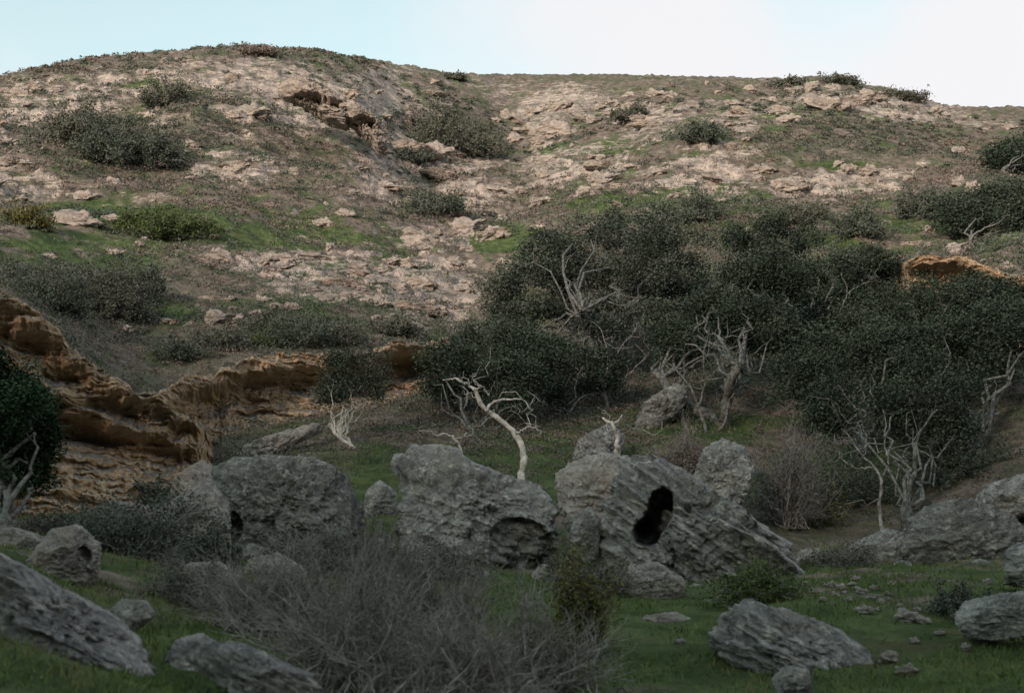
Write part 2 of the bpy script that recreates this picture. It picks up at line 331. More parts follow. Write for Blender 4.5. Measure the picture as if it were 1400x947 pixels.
def shrub(name,label,bpx,d,w,h,seed,stems=60,leaves=2500,leaf=.03,smat='twig',lmat='sage',row=None,group=None,tw=4,rad=.008,cat='shrub',spread=.18,low=.0):
    rng=np.random.default_rng(seed)
    base=ground(bpx,d); a=w/F*d/2; b=h/F*d; t=thing(name,label,cat,base-np.array([0,0,.03]),group)
    v=rng.normal(size=(stems,3)); v[:,2]=np.abs(v[:,2])+low; v/=np.linalg.norm(v,axis=1)[:,None]; v*=rng.uniform(.55,1.0,stems)[:,None]
    v*=(1+.22*np.sin(v[:,:1]*7+seed))
    E=base+v*np.array([a,a*.8,b]); S=base+rng.normal(size=(stems,3))*np.array([a*spread,a*spread,0])-np.array([0,0,.05])
    gz=terr(E[:,0],E[:,1]); E[:,2]=np.maximum(E[:,2],gz+b*.12)
    P=crooked(rng,S,E,8,.13,.05); parts=[tubes(P,np.broadcast_to(rad*np.linspace(1.5,.4,8),(stems,8)),4)]
    k=rng.integers(3,8,(stems*tw)); si=np.repeat(np.arange(stems),tw); S2=P[si,k]
    dr=(E[si]-S[si]); E2=S2+dr*rng.uniform(.15,.4,(len(si),1))+rng.normal(size=(len(si),3))*a*.13
    P2=crooked(rng,S2,E2,5,.2); parts.append(tubes(P2,np.broadcast_to(rad*.5*np.linspace(1,.4,5),(len(si),5)),3))
    vv,f=join(parts); mk('stems',vv,f,M[smat],t)
    if leaves:
        ii=rng.integers(0,len(si),leaves); kk=rng.integers(1,5,leaves); pos=P2[ii,kk]+rng.normal(size=(leaves,3))*a*.06
        ct=rng.uniform(0,1,stems)[si[ii]]; tint=np.clip(ct*.6+rng.uniform(0,.4,leaves),0,1)
        vv,f,tt=leafquads(rng,pos,leaf,tint); mk('foliage',vv,f,M[lmat],t,attrs=dict(tint=tt),smooth=False)
    return t
_ico={}
def ico(s):
    if s not in _ico:
        bm=bmesh.new(); bmesh.ops.create_icosphere(bm,subdivisions=s,radius=1)
        _ico[s]=(np.array([v.co[:] for v in bm.verts]),np.array([[v.index for v in f.verts] for f in bm.faces])); bm.free()
    return _ico[s]
def boulder(name,label,poly,d,thick,mat,sub,seed,holes=(),planes=9,rough=1.,strata=(0,0,1),sa=.05,group=None,cat='boulder',deep=.12,bed=.05,warp=.7):
    rng=np.random.default_rng(seed); U,Fc=ico(sub); poly=np.array(poly,float); c=(poly.max(0)+poly.min(0))/2
    c=poly.mean(0)*.5+c*.5
    Q=(poly-c)*np.array([1,-1])/F*d; H=Q[:,1].max()-Q[:,1].min(); Q[:,1]=np.where(Q[:,1]<Q[:,1].min()+.25*H,Q[:,1]-deep*H,Q[:,1])
    ph=np.linspace(-math.pi,math.pi,721); R=np.full(721,1e9); dx,dy=np.cos(ph),np.sin(ph)
    for i in range(len(Q)):
        p,q=Q[i],Q[(i+1)%len(Q)]; e=q-p; den=dx*e[1]-dy*e[0]; den=np.where(np.abs(den)<1e-9,1e-9,den)
        tt=(p[0]*e[1]-p[1]*e[0])/den; s=(p[0]*dy-p[1]*dx)/den
        R=np.where((tt>0)&(s>=-1e-6)&(s<=1+1e-6),np.minimum(R,tt),R)
    R=np.where(R>1e8,np.median(R[R<1e8]),R); ker=np.ones(5)/5; R=np.convolve(np.concatenate([R[-13:-1],R,R[1:13]]),ker,'same')[12:-12]
    phi=np.arctan2(U[:,2],U[:,0]); Rv=np.interp(phi,ph,R); s=(1-np.abs(U[:,1])**3)**(1/2.4)
    P=np.stack([np.cos(phi)*Rv*s,U[:,1]*thick,np.sin(phi)*Rv*s],1)
    hx=Q[:,0].max(); size=min(hx,H/2); o=rng.uniform(0,90,3); amp=size*rough
    P=P+np.stack([fbm(P,.9/size,2,off=o[0]),fbm(P,.9/size,2,off=o[1]),fbm(P,.9/size,2,off=o[2])],1)*.10*size
    for k in range(planes+22):
        big=k<planes
        n=np.array([rng.uniform(-1,1),-rng.uniform(.45,1.3) if big else rng.uniform(-1.2,.3),rng.uniform(-.6,.9)]); n/=np.linalg.norm(n)
        pr=P@n; h=pr.max()*(rng.uniform(.52,.82) if big else rng.uniform(.82,.96)); ex=np.maximum(pr-h,0); P=P-(ex*.97)[:,None]*n
    nr=P/np.maximum(np.linalg.norm(P/np.array([hx,thick,H/2]),axis=1),.3)[:,None]; nr/=np.linalg.norm(nr,axis=1)[:,None]
    sv=np.array(strata,float); sv/=np.linalg.norm(sv); t=P@sv
    SP_=np.stack([t*3.6/size+fbm(P,1.1/size,3,off=o[0])*warp,P[:,0]*.7/size,P[:,1]*.7/size],1)
    disp=fbm(P,1.3/size,6,off=o[0],gain=.58)*.08*amp+(ridged(P,2.4/size,4,off=o[1])-.7)*.035*amp+fbm(SP_,1,4,off=o[2],gain=.65)*sa*amp
    for fq,am in ((3.3,1.),(7.5,.5)):
        q=t*fq/size+fbm(P,1.0/size,4,off=o[1]+fq,gain=.6)*warp; fr=q-np.floor(q); disp+=(np.where(fr<.75,fr/.75,(1-fr)/.25)-.5)*bed*amp*am*np.clip(.6+fbm(P,1.2/size,2,off=fq),0,1.4)
    disp-=np.clip(perlin(P*3.6/size+o)-.30,0,1)*.32*amp+np.clip(perlin(P*8.5/size+o)-.15,0,1)*.14*amp+np.clip(perlin(P*17/size+o)-.1,0,1)*.07*amp
    P=P+nr*disp[:,None]
    # bring the outline back to the drawn one, keeping the small roughness
    nb=120; ang=np.arctan2(P[:,2],P[:,0]); b=((ang+math.pi)/(2*math.pi)*nb).astype(int)%nb; rr_=np.hypot(P[:,0],P[:,2]); mx_=np.zeros(nb); np.maximum.at(mx_,b,rr_)
    cb=-math.pi+(np.arange(nb)+.5)*2*math.pi/nb; fac=np.interp(cb,ph,R)/np.maximum(mx_,1e-3); w5=np.ones(5)/5; fac=np.convolve(np.r_[fac[-2:],fac,fac[:2]],w5,'valid'); fac=np.clip(fac,.75,1.6)
    fv=np.interp(ang,np.r_[cb-2*math.pi,cb,cb+2*math.pi],np.r_[fac,fac,fac]); P[:,0]*=fv; P[:,2]*=fv
    if holes:
        fs=0; dep=holes[0][4]
        for (hx_,hy_,rx,ry,_) in holes:
            lx,lz=(hx_-c[0])/F*d,-(hy_-c[1])/F*d; ax,az=rx/F*d,ry/F*d
            fs=fs+np.exp(-(((P[:,0]-lx)/ax)**2+((P[:,2]-lz)/az)**2))
        fs=fs+fbm(P,3.4/size,4,off=o[1],gain=.6)*.16
        wm=sst(.38,.50,fs)*(P[:,1]<.1*thick)*dep*np.clip(.8+fbm(P,1.5/size,2,off=3.),.5,1.2); P[:,1]+=wm
    ctr=at(c[0],c[1],d); yaw=-math.atan2(ctr[0],ctr[1]); cy,sy=math.cos(yaw),math.sin(yaw)
    P=np.stack([P[:,0]*cy-P[:,1]*sy,P[:,0]*sy+P[:,1]*cy,P[:,2]],1)+ctr
    og=ctr.copy(); og[2]=P[:,2].min()
    ob=mk(name,P,Fc,M[mat],origin=og); return tag(ob,label,cat,group)
def ledge(name,label,cols,prof,seed,mat,amp=.35,nu=460,nv=230,cat='rock ledge'):
    cols=np.array(cols,float); prof=np.array(prof,float)
    u=np.linspace(cols[0,0],cols[-1,0],nu); rt,rb,dd,cv=[np.interp(u,cols[:,0],cols[:,i]) for i in (1,2,3,4)]
    sm=lambda a:np.convolve(np.pad(a,10,'edge'),np.ones(21)/21,'valid')
    rt,rb,dd,cv=map(sm,(rt,rb,dd,cv)); s=np.linspace(0,1,nv)*(len(prof)-1)
    uf=np.linspace(0,1,nu); dd=dd+3.0*(1-sst(0,.07,uf))**2+3.0*sst(.93,1,uf)**2
    v=np.interp(s,np.arange(len(prof)),prof[:,0]); off=np.interp(s,np.arange(len(prof)),prof[:,1])
    k=np.ones(5)/5; v=np.convolve(np.pad(v,2,'edge'),k,'valid'); off=np.convolve(np.pad(off,2,'edge'),k,'valid')
    jt=fbm(np.stack([u*.022,u*0,u*0+seed],1),1,5,gain=.55)*10*np.clip((rb-rt)/110,.4,1.4); VV=np.broadcast_to(v,(nu,nv)); O=np.broadcast_to(off,(nu,nv))
    rw=rt[:,None]+(rb-rt)[:,None]*VV+jt[:,None]*np.exp(-np.abs(VV)*4); UU=np.repeat(u[:,None],nv,1)
    a=(UU-700)/F; b=(473.5-rw)/F; yy=CP-b*SP; h=np.hypot(a,yy); zz=(SP+b*CP)/h; D0=dd[:,None]+0*UU
    B=np.stack([a/h*D0,yy/h*D0,CZ+zz*D0],-1).reshape(-1,3); BA=B*np.array([.5,.5,1.5])
    n1=fbm(BA,.55,5,off=seed,gain=.58); st=fbm(np.stack([B[:,0]*.22,B[:,1]*.22,B[:,2]*2.8+n1*.6],1),1,6,off=seed*2.,gain=.66)
    big=fbm(B*np.array([.6,.6,.8]),.33,3,off=seed*3.)
    front=((O<6)&(VV>-.1)).ravel()
    q=B[:,2]*2.1+n1*.8; fr=q-np.floor(q); bd=(np.where(fr<.8,fr/.8,(1-fr)/.2)-.5)
    D=O.ravel()*np.where((VV>0).ravel()&(VV<.62).ravel(),np.clip(np.repeat(cv,nv)*(1+.6*big),.2,2.2),1)+front*(st*amp*1.1-bd*amp*.7+n1*amp*1.2+np.clip(perlin(BA*1.6)-.2,0,1)*amp*1.5+np.clip(perlin(B*3.6)-.2,0,1)*amp*.8+fbm(B,3.,4,gain=.65)*.09)
    D=D+D0.ravel(); hh=h.ravel(); P=np.stack([a.ravel()/hh*D,yy.ravel()/hh*D,B[:,2]],1)
    P[:,2]+=front*fbm(B,.8,5,off=77.,gain=.6)*.13
    I=np.arange(nu*nv).reshape(nu,nv); J=np.roll(I,-1,1)
    Fc=np.stack([I[:-1],I[1:],J[1:],J[:-1]],-1).reshape(-1,4)
    og=P.mean(0); og[2]=P[:,2].min(); ob=mk(name,P,Fc,M[mat],origin=og); return tag(ob,label,cat)
# ---------------------------------------------------------------- tan ledges
PR=[(.25,6.5),(-.02,3.8),(-.045,1.6),(-.03,.5),(0,0),(.08,-.15),(.16,-.05),(.21,.7),(.28,1.3),(.36,1.4),(.44,1.25),(.52,.9),(.60,.60),(.66,.55),(.74,.25),(.82,-.1),(.92,-.5),(1.0,-.8),(1.1,-1.0),(1.2,-.8),(1.3,7),(.5,8.5),(.25,6.5)]
ledge('sandstone_ledge','long orange sandstone overhang across the slope below the oaks, dark hollow under its lip',
 [(150,585,700,37,.6),(195,550,680,38.5,.9),(230,528,654,40,1.1),(275,508,626,42,1.2),(340,492,598,44.5,1.2),(430,486,580,46,1.2),(520,474,566,48,1.5),(560,464,552,49,1.9),(620,468,532,50.5,1.5),(670,482,512,52,.4)],PR,11,'tan',amp=.28)
ledge('sandstone_outcrop','big orange and grey sandstone outcrop with hollowed bands at the left edge',
 [(-160,330,730,29,.8),(-60,360,730,29.5,.8),(0,394,728,30,.9),(60,432,724,30.5,1),(110,486,718,31,1.),(170,524,710,31.5,1.),(230,552,695,32.5,.9),(292,596,682,34,.5)],
 [(.3,6),(-.01,3.4),(-.03,1.8),(-.02,.6),(0,.2),(.05,0),(.09,.25),(.14,.8),(.20,.9),(.26,.4),(.31,.0),(.35,.4),(.41,1.3),(.47,1.5),(.54,.9),(.60,.2),(.66,-.1),(.74,-.5),(.82,-.8),(.9,-1.2),(1,-1.5),(1.1,-1.6),(1.2,-1),(1.2,8),(.5,9),(.3,6)],5,'tan',amp=.33,nv=300)
ledge('sandstone_cliff','orange hollowed sandstone ledge beyond the oaks at the right edge',
 [(1225,360,388,57,.3),(1262,352,412,56.5,.7),(1320,354,436,56,1.1),(1380,370,462,55,1.1),(1450,404,484,55,1.),(1560,440,510,55,.3)],PR,23,'tan',amp=.34,nu=300,nv=180)
# ---------------------------------------------------------------- boulders
boulder('boulder','dark grey blocky boulder left of centre, right of the orange outcrop',[(286,655),(296,630),(340,622),(430,624),(470,645),(502,700),(495,742),(400,775),(325,765),(290,700)],25,1.5,'dark',8,1,holes=[(322,722,14,24,.5)],strata=(.3,0,1),bed=.06)
boulder('boulder','grey pitted boulder with a shaded arch hollow beneath it, centre of the photo',[(524,620),(560,606),(612,606),(650,630),(700,650),(745,664),(764,690),(762,745),(715,785),(620,785),(560,775),(538,720),(548,665)],25,1.6,'grey',8,2,holes=[(700,728,26,22,.34),(728,742,26,24,.34),(690,765,22,32,.34),(726,778,28,28,.34)],strata=(.35,0,1),sa=.07,bed=.10,warp=.5)
boulder('boulder','rounded grey boulder squeezed between the arch rock and the holed slab',[(756,650),(775,632),(820,616),(862,622),(885,650),(860,700),(830,740),(785,745),(764,700)],28,1.1,'pale',7,3,strata=(.2,0,1),sa=.07,bed=.07)
boulder('slab_boulder','large tilted grey slab boulder pierced by a black hole',[(856,622),(895,622),(945,646),(1000,686),(1052,722),(1092,753),(1082,787),(960,799),(860,790),(812,745),(822,700),(842,655)],24.5,1.5,'slab',8,4,holes=[(907,684,15,15,1.7),(902,704,18,14,1.7),(890,722,20,12,1.7),(886,737,14,8,1.7)],strata=(.62,0,1),sa=.08,planes=3,bed=.15,warp=.28)
boulder('boulder','pointed grey boulder standing behind the holed slab',[(945,655),(962,612),(990,598),(1018,610),(1032,645),(1010,690),(960,690)],31,1.1,'grey',7,5)
boulder('boulder','broad low grey boulder at the right edge above the green meadow',[(1232,752),(1245,712),(1272,692),(1320,682),(1370,698),(1402,726),(1405,757),(1330,770),(1240,772)],27,1.4,'dark',7,6,strata=(-.3,0,1),bed=.08)
boulder('boulder','grey boulder farther up the right edge behind the broad low one',[(1334,684),(1354,662),(1400,648),(1450,662),(1450,700),(1340,705)],32,1.6,'grey',6,7)
boulder('boulder','low lichened boulder right of the holed slab by the twisted tree',[(1140,768),(1165,744),(1212,722),(1242,730),(1250,770),(1150,782)],28,.9,'grey',6,8)
boulder('boulder','small grey boulder touching the right foot of the holed slab',[(1082,775),(1095,752),(1120,750),(1135,768),(1130,785),(1085,788)],27,.4,'pale',6,9)
boulder('boulder','leaning lichened slab boulder in the grass at lower right',[(966,885),(988,843),(1022,822),(1085,836),(1140,860),(1190,893),(1195,930),(1130,945),(1060,930),(1000,905)],14,.65,'slab',8,10,strata=(.5,0,1),sa=.07,bed=.12,planes=5,warp=.4)
boulder('boulder','flat grey boulder cut by the right edge beside the dark bush',[(1308,850),(1322,825),(1370,812),(1430,806),(1440,850),(1380,862),(1325,866)],15,.6,'grey',7,11,bed=.09)
boulder('boulder','grey boulder at the right edge above the meadow lip',[(1375,790),(1380,752),(1420,735),(1460,760),(1450,800)],20,.6,'grey',6,12)
boulder('boulder','small flat rock among the grass in front of the holed slab',[(865,862),(880,842),(925,836),(955,851),(945,868),(880,869)],17,.35,'pale',6,13,sa=.1)
boulder('boulder','rounded tan boulder with pitted face at lower left',[(40,765),(70,725),(105,718),(135,745),(132,785),(95,800),(50,795)],14,.42,'pale',7,14,holes=[(112,760,10,14,.12)])
boulder('boulder','long grey slab sloping down across the lower left corner',[(-60,740),(20,764),(80,806),(150,842),(190,880),(215,918),(190,940),(90,912),(0,880),(-70,860)],10,.6,'slab',8,15,strata=(.5,0,1),sa=.06,bed=.12,planes=5,warp=.4)
boulder('boulder','weathered grey stone beside the mossy bank at lower left',[(228,900),(240,876),(275,868),(312,890),(300,930),(240,930)],10.5,.25,'grey',7,16)
boulder('boulder','low grey slab running to the bottom edge in front of the twiggy bush',[(250,905),(285,880),(330,880),(380,902),(430,925),(450,965),(380,968),(300,935)],9.5,.35,'slab',7,17,strata=(.5,0,1),bed=.12,planes=5,warp=.4)
boulder('boulder','pale bedded boulder leaning under the dark blocky boulder',[(185,720),(222,692),(285,652),(312,690),(315,745),(250,770),(200,760)],22,.8,'pale',7,18)
boulder('boulder','grey rock poking out of the shrubs below the dark blocky boulder',[(240,790),(258,770),(300,768),(330,790),(325,820),(250,822)],17,.5,'pale',7,19)
boulder('boulder','pinkish rock between shrubs left of the centre',[(325,800),(340,765),(380,755),(420,780),(410,820),(340,825)],18,.5,'pale',7,20)
boulder('boulder','grey shelf of rock at the left edge above the tan boulder',[(-60,760),(-50,728),(20,722),(60,735),(70,755),(20,772)],17,.6,'pale',7,21)
boulder('boulder','tall grey rock under the bank between dark boulder and centre boulder',[(495,705),(500,670),(520,655),(542,672),(545,705),(520,718)],30,.6,'grey',6,22)
boulder('boulder','slanting grey rocks below the oak trunks behind the centre boulder',[(775,638),(790,600),(835,575),(856,594),(848,625),(806,648)],37,.8,'slab',7,23,strata=(-.6,0,1))
boulder('boulder','pinkish sandstone rock at the foot of the central oak',[(862,580),(880,548),(925,522),(944,534),(930,568),(885,590)],43,1.2,'dark',6,24)
boulder('boulder','grey ledge fragment in front of the orange overhang, right of the left outcrop',[(300,640),(335,606),(400,584),(440,572),(445,588),(380,618),(325,655)],37,1,'pale',7,25,sa=.1)
boulder('boulder','pale rock heap low in front of the holed slab',[(848,800),(860,772),(900,768),(938,794),(935,812),(870,815)],20,.45,'pale',7,26)
boulder('boulder','half buried grey rock in front of the leaning lichened slab',[(1055,930),(1075,910),(1105,915),(1110,942),(1065,944)],12.5,.2,'grey',6,27)
boulder('boulder','weathered tan rock wedged between the outcrop foot and the overhang',[(225,690),(240,650),(275,628),(310,645),(305,680),(260,705)],31,.9,'pale',7,28)
boulder('boulder','lichened rock low between the centre boulder and the holed slab',[(775,740),(785,705),(806,692),(822,710),(818,755),(790,768)],24,.5,'grey',7,29)
boulder('boulder','low grey rock in the grass left of the tan boulder foot',[(120,700),(150,684),(200,690),(215,710),(180,728),(130,724)],24,.6,'pale',6,30)
boulder('boulder','small grey rock on the bank above the long corner slab',[(150,835),(168,818),(200,822),(212,842),(190,856),(158,854)],12,.2,'grey',6,31)
boulder('boulder','tan bedded rock below the right end of the orange ledge at the right edge',[(1340,488),(1365,468),(1410,462),(1440,478),(1430,500),(1360,498)],50,1.2,'tan',6,32,bed=.12)
for i,(x,y,w,h,d) in enumerate([(520,748,40,26,24),(480,775,44,26,22),(560,790,50,24,22),(650,790,46,22,22),(745,785,40,24,23),(830,800,34,20,22),(960,806,40,16,22.5),(1030,800,34,16,23),(1190,782,36,18,26),(1235,775,30,16,26),(150,775,40,24,17),(215,770,36,22,19),(345,755,36,26,22),(130,730,34,20,19),(1340,775,40,18,25),(700,830,40,20,18),(1150,778,26,14,26)]):
    rr=random.Random(i+70); poly=[(x+w/2*math.cos(a)*(1+rr.uniform(-.25,.2)),y+h/2*math.sin(a)*(1+rr.uniform(-.25,.25))) for a in [k*math.pi/6 for k in range(12)]]
    boulder('boulder','small lichened rock tucked among the scrub at the foot of the boulder row',poly,d,w/F*d*.45,['grey','pale','dark'][i%3],5,300+i,group='small rocks along the foot of the boulder row',cat='rock',bed=.1,deep=.4)
for lb,poly,hs,sd in [('tan curved rock lip with shadow beneath it high on the left slope, upper half',[(375,112),(400,106),(440,122),(478,140),(482,152),(450,146),(410,138),(380,128)],[(415,138,26,6,2.2),(450,148,22,6,2.2)],33),
                ('tan curved rock lip with shadow beneath it high on the left slope, lower half',[(462,142),(490,146),(520,166),(534,184),(520,188),(490,176),(466,160)],[(495,172,20,7,2.2),(516,182,12,5,2.2)],34)]:
    boulder('rock_lip',lb,poly,117,3.2,'hill',7,sd,holes=hs,rough=1.3,bed=.12,planes=3,cat='rock outcrop',deep=.5)
# rocks breaking through the hillside
HR=[(555,205,110,15,'broad pale rock shelf bulging from the upper left slope'),(610,240,80,13,'pale rock shelf stepping down towards the central gully'),(335,228,90,11,'pale rock band right of the dark thicket on the left slope'),(830,226,80,11,'smooth cream rock slab centred on the upper slope'),(850,256,70,8,'lower cream rock slab in the scrub of the upper slope'),
(740,195,40,16,'dark notched rock in the head of the gully'),(1085,256,60,10,'bright rock slab high on the right slope'),(1005,205,60,16,'broken pale rock face on the upper right slope'),(1195,250,60,11,'rock band on the far right slope below the skyline'),(1170,138,50,11,'rounded rock knob just below the right skyline'),
(400,355,60,10,'grey rock step in the middle of the left slope'),(650,288,70,11,'orange stained rock at the bend of the gully'),(620,322,60,8,'pale bedded rock above the gully bend'),(470,388,100,12,'grey overhanging rock shelf above the orange overhang, left one'),(560,420,110,15,'jagged dark rock shelf directly above the right end of the orange overhang'),(640,400,36,22,'steep rock rib dropping into the gully beside the oaks'),
(300,410,70,10,'grey rock shelf above the left end of the orange overhang'),(280,448,70,9,'lowest rock shelf above the left end of the orange overhang'),(330,110,70,9,'pale crust of rock near the top of the hill'),(590,128,50,7,'rock crust below the skyline left of the saddle'),(1250,335,50,12,'white rock among dark oaks on the right slope'),(1200,490,30,26,'pale rock face glimpsed between the right hand oaks'),
(880,170,50,10,'pale rock patch just under the middle skyline'),(945,190,40,10,'grey rock patch right of the middle skyline patch'),(20,225,60,20,'eroded rock face at the left edge of the upper slope')]
for i,(x,y,w,h,lb) in enumerate(HR):
    d=hit(x,y+h*.4); rr=random.Random(i); n=16
    poly=[(x+w/2*math.cos(a)*(1+rr.uniform(-.3,.2))+.15*h*math.sin(a),y+h/2*math.sin(a)*(1+rr.uniform(-.3,.25))+.12*(w*math.cos(a)/2)*rr.choice([.3,.5])) for a in [k*2*math.pi/n for k in range(n)]]
    boulder('rock_outcrop',lb,poly,d+.6,w/F*d*.35,'hill',6,100+i,sa=.15,rough=2.,planes=3,cat='rock outcrop',deep=.3,bed=.16)
# small hillside rocks: individuals sharing meshes
protos=[]
for i in range(6):
    U,Fc=ico(4); rng=np.random.default_rng(i+50); P=U*np.array([1,.8,.45])
    for k in range(8):
        n=rng.normal(size=3); n/=np.linalg.norm(n); pr=P@n; h=pr.max()*.62; P=P-np.maximum(pr-h,0)[:,None]*n
    P=P+U*(fbm(U,1.9,4,off=i*9.,gain=.65)*.26)[:,None]
    protos.append(mk('hillside_rock',P,Fc,M['hill'],origin=(0,0,0)))
rng=np.random.default_rng(5); cnt=0; used=set()
while cnt<290:
    x=rng.uniform(-30,1430); y=rng.uniform(118,480); 
    xa,ya=np.array([x]),np.array([y]); m=mask(xa,ya,ROCK)[0]
    if rng.uniform()>m**1.3*1.0+.10 or mask(xa,ya,DARK)[0]>.45: continue
    d=hit(x,y); 
    if d<45 or d>165: continue
    k=int(rng.integers(6)); o=protos[k] if k not in used else protos[k].copy()
    if k in used: col.objects.link(o)
    used.add(k); t,_=th_E(x,y); gx,gy=math.sin(t)*d,math.cos(t)*d; s=rng.uniform(.25,.75)*(1+.5*(rng.uniform()<.12))*d/100
    o.location=(gx,gy,terr(gx,gy)[0]+.13*s); o.scale=(s*rng.uniform(1.,2.),s,s*rng.uniform(.8,1.5)); o.rotation_euler=(rng.uniform(-.2,.2),rng.uniform(-.2,.2),rng.uniform(-.7,.7))
    tag(o,'small weathered sandstone rock breaking through the scrub of the distant hillside','rock','small rocks scattered over the hillside'); cnt+=1
# stones on the meadow
sp=[]
for i in range(3):
    U,Fc=ico(4); P=U*np.array([1,.7,.5])+U*(fbm(U,1.6,4,off=i*7.+3,gain=.6)*.35)[:,None]; sp.append(mk('stone',P,Fc,M['pale'],origin=(0,0,0)))
for i,(x,y,s) in enumerate([(1135,803,7),(1150,806,6),(1165,802,5),(1178,812,7),(1190,820,6),(1182,838,10),(1205,826,6),(1215,815,5),(1125,822,6),(1100,800,5),(1160,822,5),(1230,830,5),(1338,876,11),(1320,890,7),(1255,838,5),(820,862,8),(1010,800,6),(1285,868,6),(1215,905,13),(1240,925,11),(1195,806,6),(1142,815,5),(1240,850,14),(1250,880,7),(930,880,6),(1350,800,6),(1170,795,6),(1220,800,5),(1110,812,6),(1262,852,8),(1155,812,4),(1172,806,4),(1200,835,5),(1140,828,4),(1213,822,4)]):
    o=sp[i%3] if i<3 else sp[i%3].copy()
    if i>=3: col.objects.link(o)
    d=hit(x,y); t,_=th_E(x,y); gx,gy=math.sin(t)*d,math.cos(t)*d; r=s*1.2/F*d
    o.location=(gx,gy,terr(gx,gy)[0]+r*.3); o.scale=(r,r,r); o.rotation_euler=(0,0,i*1.3)
    tag(o,'small pale stone lying in the short grass of the lower right meadow','stone','pale stones scattered in the meadow')
# ---------------------------------------------------------------- trees
T=tree
T('oak_tree','tallest oak with a wide dusty crown and pale limbs, left of the grove',838,50,[(820,362,54,125,84),(725,415,53,80,68),(885,318,57,90,46),(850,440,50,95,44),(705,480,51,50,50),(925,385,56,64,62),(760,345,55,60,40)],201,250,320,.054,.28,16,'oak2',stems=3,fork=.42)
T('oak_tree','oak with bare lichened upper branches in the middle of the grove',985,44,[(980,428,47,66,48),(1040,452,46,76,50),(930,480,45,46,36),(1045,380,50,78,46)],202,140,310,.050,.22,14,'oak',stems=2,fork=.5,zmin=1.2)
T('oak_tree','dark oak behind the bare branched oak, crown against the right slope',1110,54,[(1110,398,57,86,64),(1185,360,59,56,38),(1060,328,60,78,40),(1150,462,53,86,50)],203,190,300,.055,.22,10,'oak')
T('oak_tree','low spreading dark oak above the twisted bare tree',1180,40,[(1160,510,43,84,46),(1248,518,43,78,46),(1098,545,41,52,36)],204,130,300,.046,.18,12,'oak',zmin=1.2)
T('oak_tree','dark oak filling the right edge of the grove above the boulders',1330,38,[(1328,524,42,78,54),(1405,540,41,80,66),(1260,578,40,52,34)],205,145,300,.046,.18,12,'oak',zmin=1.2)
T('oak_tree','round dark oak higher on the right slope below the orange ledge',1290,52,[(1290,474,55,72,32),(1362,502,54,72,34),(1235,446,57,52,38)],206,120,280,.055,.2,8,'oak')
T('oak_tree','dark oak in the gap between the grove and the orange ledge',1196,56,[(1196,412,60,48,40)],214,50,280,.06,.18,7,'oak2')
T('oak_tree','dark oak on the upper right slope above the orange ledge',1335,84,[(1330,306,88,56,32),(1388,345,86,34,22),(1370,272,90,46,22)],207,95,250,.08,.18,6,'oak',clr=.9)
T('oak_tree','farthest dark oak at the right edge under the skyline',1385,112,[(1385,225,116,45,22),(1420,200,118,50,25)],208,60,200,.11,.18,5,'oak',clr=1.15)
T('oak_tree','small oak with pale forked trunk alone in front of the orange overhang',490,36.5,[(474,545,37,36,18),(512,540,37,26,16),(448,556,37,16,11)],209,55,200,.034,.07,8,'oak2','white',stems=2,fork=.5,clr=.34,zmin=1.)
T('oak_tree','dark bushy oak behind the white crooked trunk',640,39,[(640,560,42,50,30),(700,575,41,50,38),(600,580,41,34,24),(748,560,43,40,40)],210,120,260,.043,.12,8,'oak',clr=.48)
T('oak_tree','shaded oak thicket between the crooked trunk and the tallest oak',760,44,[(760,520,47,62,38),(700,515,48,50,32),(815,520,46,46,32)],211,100,270,.048,.14,8,'oak')
T('evergreen_tree','dense dark green tree cut by the left edge in front of the orange outcrop',15,20,[(10,585,22,68,90),(-40,550,22,80,90),(46,635,21.5,40,60),(-20,660,21,85,60)],212,200,340,.03,.12,10,'deep',clr=.3)
T('oak_tree','oak with leaning dark trunk at the right behind the broad low boulder',1240,33,[(1230,588,37,52,30),(1298,598,37,52,30),(1135,586,38,44,30)],213,85,240,.043,.12,9,'oak',zmin=1.)
